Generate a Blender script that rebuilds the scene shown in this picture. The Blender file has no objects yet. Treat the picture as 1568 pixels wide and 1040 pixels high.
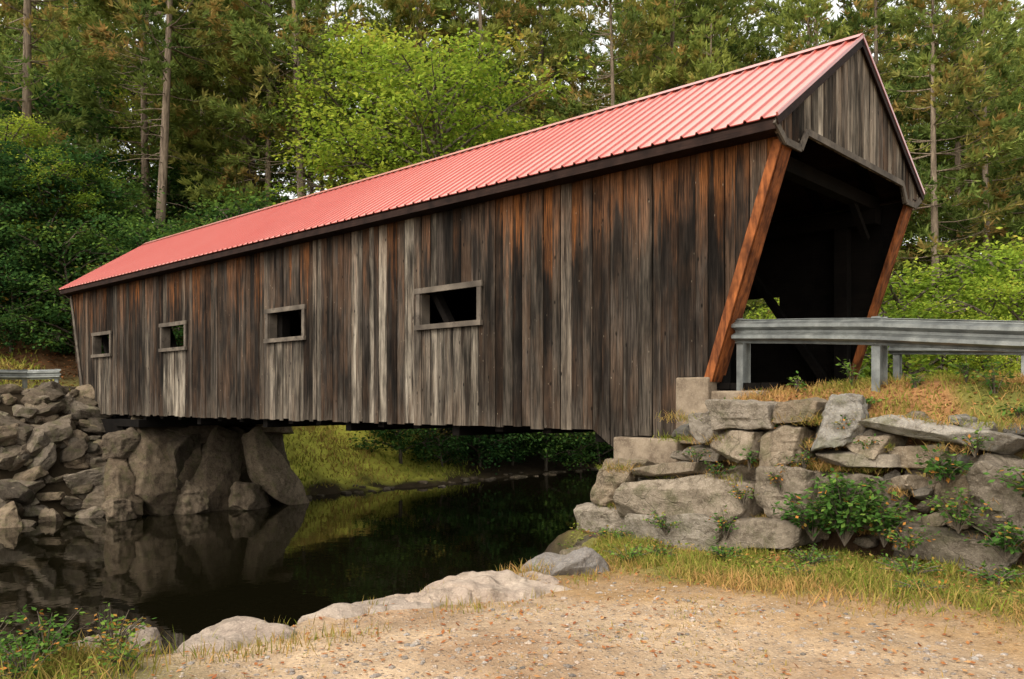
import bpy, bmesh, math, random
import numpy as np
rng = np.random.default_rng(11)
random.seed(5)

# ------------------------------------------------------------------ helpers
def ss(x, a, b):
    t = np.clip((x - a) / (b - a), 0, 1)
    return t * t * (3 - 2 * t)

def _h(ix, iy, iz, seed):
    n = (ix * 374761393 + iy * 668265263 + iz * 2147483647 + seed * 974634777) & 0xffffffff
    n = ((n ^ (n >> 13)) * 1274126177) & 0xffffffff
    n = n ^ (n >> 16)
    return (n & 0xffff) / 65535.0

def vnoise(P, seed=0):
    P = np.asarray(P, float)
    I = np.floor(P).astype(np.int64)
    F = P - I
    F = F * F * (3 - 2 * F)
    r = 0
    for dx in (0, 1):
        for dy in (0, 1):
            for dz in (0, 1):
                wgt = (F[:, 0] if dx else 1 - F[:, 0]) * (F[:, 1] if dy else 1 - F[:, 1]) * (F[:, 2] if dz else 1 - F[:, 2])
                r = r + wgt * _h(I[:, 0] + dx, I[:, 1] + dy, I[:, 2] + dz, seed)
    return r * 2 - 1

def fbm(P, oct=4, seed=0):
    a, f, r = 1.0, 1.0, 0
    for o in range(oct):
        r = r + a * vnoise(np.asarray(P) * f, seed + o * 7)
        a *= .5; f *= 2.03
    return r

def fbm2(x, y, sc, oct=3, seed=0):
    sh = x.shape
    P = np.stack([x.ravel() * sc, y.ravel() * sc, np.zeros(x.size) + .37], 1)
    return fbm(P, oct, seed).reshape(sh)

def nrm(v):
    return v / np.maximum(np.linalg.norm(v, axis=-1, keepdims=True), 1e-9)

class MB:
    def __init__(self):
        self.V = []; self.L = []; self.S = []; self.C = []; self.M = []; self.Sm = []; self.n = 0
    def add(self, V, F, col=(0.5, 0.5, 0.5), mat=0, smooth=False):
        V = np.asarray(V, float); F = np.asarray(F, np.int64)
        self.V.append(V); self.L.append((F + self.n).ravel())
        self.S.append(np.full(len(F), F.shape[1])); self.n += len(V)
        c = np.asarray(col, float)
        if c.ndim == 1: c = np.tile(c, (len(V), 1))
        self.C.append(c[:, :3]); self.M.append(np.full(len(F), mat)); self.Sm.append(np.full(len(F), smooth))
    def hexa(self, p, col=(.5, .5, .5), mat=0):
        # p: 4 bottom (ccw), 4 top
        self.add(p, [[0, 3, 2, 1], [4, 5, 6, 7], [0, 1, 5, 4], [1, 2, 6, 5], [2, 3, 7, 6], [3, 0, 4, 7]], col, mat)
    def box(self, x0, x1, y0, y1, z0, z1, col=(.5, .5, .5), mat=0):
        self.hexa([(x0, y0, z0), (x1, y0, z0), (x1, y1, z0), (x0, y1, z0), (x0, y0, z1), (x1, y0, z1), (x1, y1, z1), (x0, y1, z1)], col, mat)
    def beam(self, a, b, w, h, up=(0, 0, 1), col=(.5, .5, .5), mat=0):
        a = np.array(a, float); b = np.array(b, float)
        d = nrm(b - a); up = np.array(up, float)
        sd = np.cross(d, up)
        if np.linalg.norm(sd) < 1e-4: sd = np.array([1., 0, 0])
        sd = nrm(sd); u2 = np.cross(sd, d)
        p = []
        for e in (a, b):
            for i, j in ((-1, -1), (1, -1), (1, 1), (-1, 1)):
                p.append(e + sd * w / 2 * i + u2 * h / 2 * j)
        self.hexa(p, col, mat)
    def tube(self, pts, rad, n=8, col=(.5, .5, .5), mat=0):
        pts = np.asarray(pts, float); k = len(pts)
        t = nrm(np.gradient(pts, axis=0))
        ref = np.array([0., 0, 1]) if abs(t[0, 2]) < .9 else np.array([1., 0, 0])
        a = nrm(np.cross(t, ref)); b = np.cross(t, a)
        an = np.linspace(0, 2 * np.pi, n, endpoint=False)
        V = pts[:, None] + np.asarray(rad)[:, None, None] * (np.cos(an)[None, :, None] * a[:, None] + np.sin(an)[None, :, None] * b[:, None])
        V = V.reshape(-1, 3)
        F = []
        for i in range(k - 1):
            for j in range(n):
                F.append((i * n + j, i * n + (j + 1) % n, (i + 1) * n + (j + 1) % n, (i + 1) * n + j))
        self.add(V, F, col, mat, True)
    def leaves(self, C, D, l, w, col, mat=0, flat=0.0):
        """diamond leaf faces: centres C, long direction D"""
        C = np.asarray(C); n = len(C)
        D = nrm(D)
        R = rng.normal(size=(n, 3)); R[:, 2] *= (1 - flat)
        B = nrm(np.cross(D, np.cross(R, D) + 1e-6)) if flat == 0 else nrm(np.cross(D, np.array([0, 0, 1.]) + (1 - flat) * rng.normal(size=(n, 3))))
        l = np.broadcast_to(np.asarray(l, float), (n,))[:, None]; w = np.broadcast_to(np.asarray(w, float), (n,))[:, None]
        V = np.stack([C - D * l / 2, C + B * w / 2, C + D * l / 2, C - B * w / 2], 1).reshape(-1, 3)
        F = np.arange(4 * n).reshape(n, 4)
        self.add(V, F, np.repeat(col, 4, axis=0), mat)
    def build(self, name, mats, parent=None, loc=None):
        V = np.concatenate(self.V); L = np.concatenate(self.L); S = np.concatenate(self.S)
        me = bpy.data.meshes.new(name)
        me.vertices.add(len(V)); me.vertices.foreach_set('co', V.astype(np.float32).ravel())
        me.loops.add(len(L)); me.loops.foreach_set('vertex_index', L.astype(np.int32))
        me.polygons.add(len(S))
        st = np.concatenate([[0], np.cumsum(S)[:-1]])
        me.polygons.foreach_set('loop_start', st.astype(np.int32))
        me.polygons.foreach_set('material_index', np.concatenate(self.M).astype(np.int32))
        me.polygons.foreach_set('use_smooth', np.concatenate(self.Sm).astype(bool))
        me.update(calc_edges=True)
        ca = me.color_attributes.new('tone', 'FLOAT_COLOR', 'POINT')
        C = np.concatenate(self.C); C = np.concatenate([C, np.ones((len(C), 1))], 1)
        ca.data.foreach_set('color', C.astype(np.float32).ravel())
        for m in mats: me.materials.append(m)
        ob = bpy.data.objects.new(name, me)
        bpy.context.scene.collection.objects.link(ob)
        if parent: ob.parent = parent
        if loc is not None: ob.location = loc
        return ob

def empty(name, loc=(0, 0, 0), rz=0):
    e = bpy.data.objects.new(name, None)
    e.location = loc; e.rotation_euler = (0, 0, rz)
    e.empty_display_size = .3
    bpy.context.scene.collection.objects.link(e)
    return e

# ------------------------------------------------------------------ materials
class NT:
    def __init__(self, name):
        self.m = bpy.data.materials.new(name); self.m.use_nodes = True
        self.t = self.m.node_tree; self.t.nodes.clear()
        self.out = self.N('ShaderNodeOutputMaterial')
    def N(self, typ, **kw):
        n = self.t.nodes.new(typ)
        for k, v in kw.items(): setattr(n, k, v)
        return n
    def link(self, a, b): self.t.links.new(a, b)
    def put(self, sock, v):
        if isinstance(v, bpy.types.NodeSocket): self.link(v, sock)
        else: sock.default_value = v
    def coord(self, kind='Object'): return self.N('ShaderNodeTexCoord').outputs[kind]
    def mapping(self, vec, scale):
        m = self.N('ShaderNodeMapping'); self.link(vec, m.inputs['Vector']); m.inputs['Scale'].default_value = scale
        return m.outputs[0]
    def noise(self, vec, scale, detail=4, rough=.55):
        n = self.N('ShaderNodeTexNoise'); self.link(vec, n.inputs['Vector'])
        n.inputs['Scale'].default_value = scale; n.inputs['Detail'].default_value = detail; n.inputs['Roughness'].default_value = rough
        return n.outputs['Fac']
    def rng(self, v, a, b, c=0, d=1, smooth=False):
        n = self.N('ShaderNodeMapRange'); self.put(n.inputs[0], v)
        if smooth: n.interpolation_type = 'SMOOTHSTEP'
        for i, x in enumerate((a, b, c, d)): n.inputs[1 + i].default_value = x
        return n.outputs[0]
    def math(self, op, a, b=0.0, clamp=False):
        n = self.N('ShaderNodeMath', operation=op); n.use_clamp = clamp
        self.put(n.inputs[0], a); self.put(n.inputs[1], b); return n.outputs[0]
    def mix(self, f, a, b, mode='MIX'):
        n = self.N('ShaderNodeMix', data_type='RGBA'); n.blend_type = mode
        self.put(n.inputs[0], f)
        for s, v in ((n.inputs[6], a), (n.inputs[7], b)):
            if isinstance(v, tuple): s.default_value = (*v, 1)
            else: self.link(v, s)
        return n.outputs[2]
    def scale(self, c, f):
        v = self.N('ShaderNodeVectorMath', operation='SCALE'); self.link(c, v.inputs[0]); self.put(v.inputs['Scale'], f)
        return v.outputs[0]
    def attr(self, name='tone'):
        a = self.N('ShaderNodeAttribute'); a.attribute_name = name
        s = self.N('ShaderNodeSeparateColor'); self.link(a.outputs['Color'], s.inputs[0])
        return a.outputs['Color'], s.outputs[0], s.outputs[1], s.outputs[2]
    def bump(self, h, strength=.4, dist=.02):
        b = self.N('ShaderNodeBump'); self.link(h, b.inputs['Height'])
        b.inputs['Strength'].default_value = strength; b.inputs['Distance'].default_value = dist
        return b.outputs[0]
    def bsdf(self, col, rough=.8, normal=None, metallic=0, spec=.3, **kw):
        p = self.N('ShaderNodeBsdfPrincipled')
        if isinstance(col, tuple): p.inputs['Base Color'].default_value = (*col, 1)
        else: self.link(col, p.inputs['Base Color'])
        self.put(p.inputs['Roughness'], rough)
        p.inputs['Metallic'].default_value = metallic
        p.inputs['Specular IOR Level'].default_value = spec
        if normal: self.link(normal, p.inputs['Normal'])
        for k, v in kw.items(): p.inputs[k].default_value = v
        self.link(p.outputs[0], self.out.inputs[0])
        return p

def mat_siding(name='weathered_board_siding', bright=.72):
    t = NT(name); c = t.coord()
    sep = t.N('ShaderNodeSeparateXYZ'); t.link(c, sep.inputs[0]); z = sep.outputs[2]
    col, r, g, b = t.attr()
    off = t.N('ShaderNodeVectorMath', operation='ADD'); t.link(c, off.inputs[0])
    cmb = t.N('ShaderNodeCombineXYZ'); t.link(t.math('MULTIPLY', b, 37.0), cmb.inputs[2]); t.link(cmb.outputs[0], off.inputs[1])
    cc = off.outputs[0]
    grain = t.noise(t.mapping(cc, (75, 75, 2.2)), 1, 6, .7)
    streak = t.noise(t.mapping(cc, (9, 9, .55)), 1, 5, .65)
    blot = t.noise(t.mapping(cc, (4.5, 4.5, 1.0)), 1, 4, .6)
    big = t.noise(t.mapping(c, (.9, .9, .7)), 1, 4, .6)
    gray = t.mix(t.rng(grain, .36, .7), (.012, .0088, .007), (.105, .084, .068))
    gray = t.mix(t.rng(streak, .42, .62), t.mix(.85, gray, (.010, .0075, .006)), gray)
    gray = t.mix(t.rng(blot, .45, .62, 0, .7), gray, t.mix(t.rng(grain, .35, .68), (.020, .0115, .007), (.115, .068 , .042)))
    gray = t.scale(gray, t.rng(t.math('ADD', b, t.rng(big, .3, .7, -.5, .5)), 0, 1, .4, 1.6))
    lt = t.mix(t.rng(grain, .32, .62), (.07, .056, .045), (.56, .48, .38))
    lfac = t.math('MULTIPLY', r, t.rng(streak, .36, .58, .1, 1), True)
    lfac = t.math('MULTIPLY', lfac, t.rng(blot, .36, .56, .25, 1.0), True)
    base = t.mix(lfac, gray, lt)
    brown = t.mix(t.rng(grain, .34, .7), (.026, .009, .004), (.42, .15, .04))
    zz = t.math('ADD', z, t.rng(streak, .3, .7, -1.4, 1.4))
    bf = t.math('MULTIPLY', t.rng(zz, 2.0, 3.4, 0, 1, True), g, True)
    base = t.mix(t.math('MULTIPLY', bf, t.rng(big, .38, .58, .15, 1)), base, brown)
    low = t.math('MULTIPLY', t.rng(t.math('ADD', z, t.rng(blot, .3, .7, -.7, .7)), .1, -.8, 0, 1, True), t.rng(grain, .4, .62), True)
    base = t.mix(t.math('MULTIPLY', low, .45), base, (.25, .2, .155))
    # damp dark stains
    stn = t.rng(t.noise(t.mapping(c, (2.4, 2.4, .45)), 1, 5, .65), .5, .66, 1.0, .45)
    base = t.scale(base, stn)
    vo = t.N('ShaderNodeTexVoronoi'); t.link(t.mapping(cc, (5.5, 5.5, 2.6)), vo.inputs['Vector']); vo.inputs['Scale'].default_value = 1
    kn = t.rng(vo.outputs['Distance'], .05, .11, 1, 0)
    base = t.mix(t.math('MULTIPLY', kn, .9), base, (.006, .005, .004))
    vo2 = t.N('ShaderNodeTexVoronoi'); t.link(t.mapping(cc, (12, 12, 4.2)), vo2.inputs['Vector']); vo2.inputs['Scale'].default_value = 1
    sp = t.rng(vo2.outputs['Distance'], .05, .085, 1, 0)
    base = t.mix(t.math('MULTIPLY', sp, t.rng(blot, .48, .64, 0, .85)), base, (.42, .35, .27))
    base = t.scale(base, bright)
    h = t.math('ADD', grain, t.math('MULTIPLY', streak, .5))
    t.bsdf(base, .9, t.bump(h, .8, .015), spec=.08)
    return t.m

def mat_wood(name, dark, light, axis=(3, 60, 60), rough=.7):
    t = NT(name); c = t.coord(); col, r, g, b = t.attr()
    grain = t.noise(t.mapping(c, axis), 1, 6, .62)
    n2 = t.noise(c, 3, 3)
    base = t.mix(t.rng(grain, .3, .7), dark, light)
    base = t.mix(t.rng(n2, .42, .7, 0, .8), base, tuple(x * .5 for x in dark))
    t.bsdf(base, rough, t.bump(grain, .4, .01), spec=.1)
    return t.m

def mat_roof():
    t = NT('painted_metal_roof'); c = t.coord()
    n = t.noise(t.mapping(c, (.5, .5, .5)), 1, 4)
    n2 = t.noise(t.mapping(c, (30, 2, 2)), 1, 4)
    col, r, g, b = t.attr()
    base = t.mix(t.rng(n, .35, .65), (.56, .21, .175), (.64, .32, .275))
    base = t.mix(t.rng(n2, .45, .75, 0, .4), base, (.7, .45, .41))
    base = t.mix(t.math('MULTIPLY', r, .9), base, (.38, .05, .035))  # dark ribs beside paler pans: sky gloss painted into the base colour
    t.bsdf(base, t.rng(n2, .3, .7, .28, .42), None, spec=.8, **{'Coat Weight': .6, 'Coat Roughness': .22})
    return t.m

def mat_rock(name, cols, lich=(.3, .3, .25), crack=1.0, bmp=.8, dk=.6, moss=0.0):
    t = NT(name); c = t.coord(); col, r, g, b = t.attr()
    n1 = t.noise(c, 2.2, 5, .6); n2 = t.noise(c, 8, 8, .72); n3 = t.noise(c, 60, 4, .7)
    base = t.mix(t.rng(n1, .35, .65), cols[0], cols[1])
    base = t.mix(t.rng(g, 0, 1), base, cols[2])
    base = t.mix(t.rng(n2, .45, .68, 0, dk), base, tuple(x * .35 for x in cols[0]))
    base = t.mix(t.rng(n3, .52, .7, 0, .6), base, lich)
    n4 = t.noise(c, 3.3, 6, .7)
    base = t.mix(t.rng(n4, .5, .62, 0, moss), base, (.055, .06, .02))
    vo = t.N('ShaderNodeTexVoronoi', feature='DISTANCE_TO_EDGE')
    wv = t.N('ShaderNodeVectorMath', operation='ADD'); t.link(c, wv.inputs[0]); nn = t.N('ShaderNodeTexNoise'); t.link(c, nn.inputs['Vector']); nn.inputs['Scale'].default_value = 5
    t.link(t.scale(nn.outputs['Color'], .35), wv.inputs[1]); t.link(wv.outputs[0], vo.inputs['Vector']); vo.inputs['Scale'].default_value = 2.0
    cr = t.rng(vo.outputs['Distance'], .0, .02, 1, 0)
    base = t.mix(t.math('MULTIPLY', cr, .5 * crack), base, tuple(x * .12 for x in cols[0]))
    base = t.scale(base, t.rng(r, 0, 1, .4, 1.5))
    h = t.math('SUBTRACT', t.math('ADD', n2, t.math('MULTIPLY', n3, .3)), t.math('MULTIPLY', cr, .3 * crack))
    t.bsdf(base, .92, t.bump(h, bmp, .05), spec=.12)
    return t.m

def mat_leaf(name, c0, c1, c2, aut, transl=.35, hue=.5):
    t = NT(name); col, r, g, b = t.attr()
    oi = t.N('ShaderNodeObjectInfo')
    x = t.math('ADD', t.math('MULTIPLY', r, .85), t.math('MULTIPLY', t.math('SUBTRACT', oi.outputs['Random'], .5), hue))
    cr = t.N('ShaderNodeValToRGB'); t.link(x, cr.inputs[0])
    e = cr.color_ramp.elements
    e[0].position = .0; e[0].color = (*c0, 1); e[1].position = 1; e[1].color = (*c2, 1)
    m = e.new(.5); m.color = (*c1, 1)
    base = t.mix(g, cr.outputs[0], aut)
    p = t.N('ShaderNodeBsdfDiffuse'); t.link(base, p.inputs['Color'])
    tr = t.N('ShaderNodeBsdfTranslucent'); t.link(base, tr.inputs[0])
    mx = t.N('ShaderNodeMixShader'); mx.inputs[0].default_value = transl
    t.link(p.outputs[0], mx.inputs[1]); t.link(tr.outputs[0], mx.inputs[2]); t.link(mx.outputs[0], t.out.inputs[0])
    return t.m

def mat_bark(name, a, b):
    t = NT(name); c = t.coord()
    n = t.noise(t.mapping(c, (9, 9, 1.5)), 1, 5, .7)
    t.bsdf(t.mix(t.rng(n, .35, .65), a, b), .95, t.bump(n, .8, .05), spec=.1)
    return t.m

M_side = mat_siding()
M_gable = mat_siding('weathered_gable_boards', 1.5)
M_brown = mat_wood('reddish_trim_timber', (.045, .014, .007), (.36, .115, .034), (14, 14, 2.5))
M_shade = mat_wood('shade_painted_timber', (.003, .0022, .0018), (.008, .006, .0045), rough=.95)  # near-black colour carries the shade of the bridge interior
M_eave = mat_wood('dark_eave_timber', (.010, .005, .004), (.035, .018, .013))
M_grey = mat_wood('grey_trim_timber', (.045, .036, .03), (.20, .165, .13), (6, 6, 6))
M_roof = mat_roof()
M_rock = mat_rock('granite_wall_stone', ((.17, .125, .083), (.27, .21, .15), (.21, .195, .175)), (.38, .33, .25), .6, .7, .85, .45)
M_rip = mat_rock('river_rock', ((.08, .055, .036), (.14, .105, .07), (.11, .09, .07)), (.24, .2, .15), .6, .8, .8, .4)
M_bould = mat_rock('pale_boulder', ((.30, .225, .175), (.39, .31, .245), (.21, .195, .185)), (.48, .40, .32), .3, .7, .6, .12)
M_pine = mat_leaf('pine_needles', (.055, .09, .026), (.18, .24, .06), (.36, .39, .095), (.5, .27, .1), .4, .35)  # needle colours brightened and paled to stand in for haze
M_decid = mat_leaf('broad_leaves', (.08, .14, .02), (.25, .35, .04), (.48, .5, .07), (.55, .36, .08), .45, .35)
M_dleaf = mat_leaf('understory_leaves', (.014, .04, .014), (.05, .11, .028), (.14, .22, .038), (.3, .2, .04), .35, .4)
M_plant = mat_leaf('plant_leaves', (.025, .065, .015), (.07, .15, .03), (.2, .28, .05), (.5, .2, .05), .3, .3)
M_grass = mat_leaf('grass_blades', (.07, .1, .015), (.2, .24, .035), (.42, .4, .09), (.46, .27, .105), .35, 0)
M_litter = mat_leaf('fallen_leaves', (.2, .06, .025), (.36, .15, .05), (.48, .31, .15), (.25, .1, .05), .1, 0)
M_bark = mat_bark('pine_bark', (.09, .068, .05), (.27, .21, .155))
M_bark2 = mat_bark('grey_bark', (.05, .04, .03), (.16, .13, .1))

def mat_conc():
    t = NT('old_concrete'); c = t.coord()
    n = t.noise(c, 4, 6, .65); n2 = t.noise(c, 40, 4, .7)
    b = t.mix(t.rng(n, .35, .65), (.11, .08, .055), (.25, .195, .14))
    b = t.mix(t.rng(n2, .5, .75, 0, .5), b, (.34, .28, .21))
    t.bsdf(b, .9, t.bump(n2, .5, .01), spec=.2); return t.m
M_conc = mat_conc()
def mat_steel():
    t = NT('galvanised_steel'); c = t.coord()
    n = t.noise(c, 6, 5, .6); n2 = t.noise(c, 50, 3)
    b = t.mix(t.rng(n, .35, .7), (.15, .158, .155), (.28, .29, .275))
    b = t.mix(t.rng(n2, .55, .8, 0, .5), b, (.12, .09, .07))
    t.bsdf(b, t.rng(n, .3, .7, .38, .55), None, metallic=.7, spec=.5); return t.m
M_steel = mat_steel()

# ------------------------------------------------------------------ site frame
AX, AY = 3.16, 10.4
U = np.array([-.7303, .6831]); Vv = np.array([.6831, .7303])
def W(s, w, z=0.0):
    return (AX + U[0] * s + Vv[0] * w, AY + U[1] * s + Vv[1] * w, z)
def SW(x, y):
    rx = x - AX; ry = y - AY
    return U[0] * rx + U[1] * ry, Vv[0] * rx + Vv[1] * ry
WATER = -3.3

def snear(w):
    a = 1.55 - .75 * ss(w, -8.6, -6.8) + 1.35 * ss(w, -2.1, -1.0)
    return a - .9 * np.maximum(0, w - 10)
def sfar(w):
    return 19.2 - .8 * np.maximum(0, w - 24)
def H(x, y):
    x = np.asarray(x, float); y = np.asarray(y, float)
    s, w = SW(x, y)
    nb = fbm2(x, y, .35, 3, 3); nf = fbm2(x, y, 2.2, 3, 9)
    top = -1.6 - .13 * ss(s, -2, 1.2) + .05 * nb + .022 * nf + .25 * ss(w, -12, -30)
    emb = (ss(w, -.85, -.5) * 1.35 + ss(w, -.5, .3) * .42) * (1 - .62 * ss(s, .45, 1.05)) * (1 - ss(s, 1.8, 2.3)) - .4 * ss(w, 6, 9)
    top = top + emb
    sn = snear(w) + .18 * nb
    near = top + (-4.6 - top) * ss(s, sn, sn + 2.2)
    d = s - sfar(w) + .35 * nb
    steep = -4.6 + 4.75 * ss(d, -1.0, 3.6)
    gentle = -4.6 + 1.35 * ss(d, -1.3, .2) + 2.3 * ss(d, -.2, 5.5) + 1.3 * ss(d, 5, 9)
    k = ss(w, 4.8, 7.0)
    far = steep * (1 - k) + gentle * k
    dd = np.maximum(0, d - 7)
    hill = 17 * (1 - np.exp(-dd * .026)) + .5 * nb * ss(dd, 0, 6)
    far = far + hill + .08 * nf
    mid = (sn + sfar(w)) / 2
    return np.where(s < mid, near, far)

# ------------------------------------------------------------------ ground
def grow(a, b, st, k):
    r = [a]
    while abs(r[-1]) < abs(b):
        r.append(r[-1] + st); st *= k
    return r[1:]
xs = np.concatenate([grow(-18, -420, -.25, 1.12)[::-1], np.arange(-18, 12, .125), grow(12, 420, .2, 1.12)])
ys = np.concatenate([grow(3, -300, -.15, 1.15)[::-1], np.arange(3, 14, .09), np.arange(14, 45, .3), grow(45, 520, .4, 1.1)])
X, Y = np.meshgrid(xs, ys)
Z = H(X, Y)
s_, w_ = SW(X, Y)
n1 = fbm2(X, Y, .9, 4, 21); n2 = fbm2(X, Y, 4.5, 3, 31)
def lerp(a, b, f): return a + (b - a) * f[..., None]
def C3(*c): return np.array(c)
col = np.zeros(X.shape + (3,)) + C3(.43, .315, .21)
col = lerp(col, col * 0 + C3(.29, .185, .11), ss(n1, -.1, .7) * .8)
grav = np.ones(X.shape)
g = ss(w_ + .9 * n1 + .4 * n2, -4.9, -3.1)
col = lerp(col, col * 0 + C3(.28, .175, .08), g); grav *= 1 - g
g2 = ss(w_ + .8 * n1 + .3 * n2, -3.6, -2.4)
col = lerp(col, col * 0 + C3(.14, .15, .035), g2 * .85)
lg = ss(w_, -6.9, -7.8) * ss(s_, -.8, .6); col = lerp(col, col * 0 + C3(.12, .12, .035), lg); grav *= 1 - lg
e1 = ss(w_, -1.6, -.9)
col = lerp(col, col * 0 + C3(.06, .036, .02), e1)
e2 = ss(w_, -.62, -.4) * (s_ < 5)
col = lerp(col, lerp(col * 0 + C3(.27, .14, .06), col * 0 + C3(.14, .14, .035), ss(n1, -.2, .4)), e2)
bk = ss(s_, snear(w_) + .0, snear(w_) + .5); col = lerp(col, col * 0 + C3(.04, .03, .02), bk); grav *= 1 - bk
far = s_ > 12
fc = lerp(col * 0 + C3(.03, .022, .013), col * 0 + C3(.36, .36, .06), ss(s_ - sfar(w_) + .8 * n1, .3, 1.3) * ss(w_, 4.5, 6) * (1 - ss(w_, 11, 15)))
fc = lerp(fc, col * 0 + C3(.2, .18, .05), ss(s_, 22.8, 23.8) * (1 - ss(s_, 26, 28)) * (1 - ss(w_, 4, 6)))
fc = lerp(fc, col * 0 + C3(.12, .065, .03), ss(s_ - sfar(w_), 7.5, 10))
col = np.where(far[..., None], fc, col); grav = np.where(far, 0, grav)
col = col * (1 + .25 * n2[..., None])
ny, nx = X.shape
V = np.stack([X.ravel(), Y.ravel(), Z.ravel()], 1)
i = np.arange(ny - 1)[:, None] * nx + np.arange(nx - 1)[None, :]
F = np.stack([i, i + 1, i + nx + 1, i + nx], -1).reshape(-1, 4)

def mat_ground():
    t = NT('bank_ground'); c = t.coord(); colr, r, g, b = t.attr()
    a2 = t.N('ShaderNodeAttribute'); a2.attribute_name = 'gravel'
    gv = a2.outputs['Fac']
    n1 = t.noise(c, 9, 6, .7); n2 = t.noise(c, 55, 4, .7)
    base = t.mix(t.rng(n1, .35, .7, 0, .65), colr, t.mix(1.0, colr, (.45, .4, .35), 'MULTIPLY'))
    base = t.mix(t.rng(n2, .45, .7, 0, .5), base, t.mix(1.0, colr, (1.6, 1.5, 1.4), 'MULTIPLY'))
    vo = t.N('ShaderNodeTexVoronoi'); t.link(c, vo.inputs['Vector']); vo.inputs['Scale'].default_value = 30
    pb = t.math('MULTIPLY', t.rng(vo.outputs['Distance'], .2, .42, 1, 0), gv, True)
    vs = t.N('ShaderNodeSeparateColor'); t.link(vo.outputs['Color'], vs.inputs[0])
    pc = t.mix(vs.outputs[0], (.18, .14, .11), (.6, .5, .42))
    pb = t.math('MULTIPLY', pb, t.rng(vs.outputs[1], .45, .5))
    base = t.mix(t.math('MULTIPLY', pb, .8), base, pc)
    h = t.math('ADD', t.math('MULTIPLY', n1, .9), t.math('ADD', t.math('MULTIPLY', n2, .3), t.math('MULTIPLY', pb, .5)))
    t.bsdf(base, .95, t.bump(h, .9, .035), spec=.1)
    return t.m
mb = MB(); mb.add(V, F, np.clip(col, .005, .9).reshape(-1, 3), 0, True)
ground = mb.build('ground', [mat_ground()])
ga = ground.data.attributes.new('gravel', 'FLOAT', 'POINT'); ga.data.foreach_set('value', grav.astype(np.float32).ravel())

def mat_water():
    t = NT('river_water'); c = t.coord()
    n = t.noise(t.mapping(c, (1.2, 1.2, 1)), 1, 3); n2 = t.noise(c, 5, 2)
    h = t.math('ADD', n, t.math('MULTIPLY', n2, .15))
    t.bsdf((.004, .0035, .0015), .025, t.bump(h, .08, .05), spec=.5, IOR=1.33)
    return t.m
mb = MB(); mb.add([(-60, -30, WATER), (60, -30, WATER), (60, 80, WATER), (-60, 80, WATER)], [[0, 1, 2, 3]])
mb.build('river_water', [mat_water()])

# ------------------------------------------------------------------ covered bridge (local x = along, y = -across, z up)
LEN = 24.0; WID = 5.5; EZ = 3.47; RZ = 5.30
bridge = empty('covered_bridge', (AX, AY, 0), math.atan2(.6831, -.7303))
win_near = [(5.40, 6.88), (10.72, 12.08), (16.14, 17.42), (20.9, 22.1)]
win_far = [(2.3, 3.5), (8.2, 9.6), (14.0, 15.3), (19.6, 20.9)]
WZ0, WZ1 = 1.33, 1.90

def bottom(s):
    if s < 1.0: return 3.3 - 3.02 * s
    if s < 1.47: return .30
    if s < 2.4: return -.53
    if s < 2.96: return -.83 + (s - 2.4) / .56 * .37
    if s > 23.2: return -.46 + (s - 23.2) / .8 * 3.76
    return -.46
def siding(wout, sign, wins, name):
    mb = MB()
    must = sorted([0.0, 1.0, 1.47, 2.4, 2.96, 23.2, LEN] + [e for w_ in wins for e in w_])
    edges = []
    for a, b in zip(must[:-1], must[1:]):
        n = max(1, round((b - a) / random.uniform(.17, .22)))
        e = np.linspace(a, b, n + 1)
        e[1:-1] += rng.uniform(-.05, .05, n - 1)
        edges += list(e[:-1])
    edges.append(LEN)
    for a, b in zip(edges[:-1], edges[1:]):
        m = (a + b) / 2
        inwin = any(x0 <= m <= x1 for x0, x1 in wins)
        lightn = max(0, rng.normal(.0, .17)); br = np.clip(rng.normal(.4, .45), 0, 1)
        if m < 5: br = max(br, rng.uniform(.4, 1.0))
        if 5 < m < 7.2: br *= .6
        for c0, lv in ((8.81, 1.0), (8.37, 1.0), (7.98, .9), (7.23, 1.0), (3.55, .4), (16.2, .45), (17.3, .4), (10.2, .5)):
            if sign > 0 and abs(m - c0) < .1: lightn = lv; br *= .3
        bb = rng.random()
        j = rng.uniform(0, .020); thick = .028
        yo = (-wout + j) if sign > 0 else (-wout - j)
        yi = yo - sign * thick
        gp = rng.uniform(.002, .010) if sign > 0 else .0008
        xa, xb = a + gp, b - gp
        def seg(zb0, zb1, zt, col):
            ylo, yhi = min(yo, yi), max(yo, yi)
            mb.hexa([(xa, ylo, zb0), (xb, ylo, zb1), (xb, yhi, zb1), (xa, yhi, zb0), (xa, ylo, zt), (xb, ylo, zt), (xb, yhi, zt), (xa, yhi, zt)], col)
        e = rng.uniform(-.035, .015)
        zt = 3.32
        b0 = bottom(a + .001) + e; b1 = bottom(b - .001) + e
        if b0 > zt - .04: b0 = zt - .04
        if b1 > zt - .04: b1 = zt - .04
        if inwin:
            lw = lightn + rng.uniform(.3, .6) + (.6 if (sign > 0 and 16 < m < 18) else 0)
            seg(b0, b1, WZ0, (min(1, lw), br, bb)); seg(WZ1, WZ1, zt, (lightn, br, rng.random()))
        else:
            seg(b0, b1, zt, (min(1, lightn), br, bb))
    return mb.build(name, [M_side if sign > 0 else M_shade], bridge)  # far wall gets the blackened timber so the interior looks unlit
siding(.32, 1, win_near, 'siding_near'); siding(5.18, -1, win_far, 'siding_far')

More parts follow.
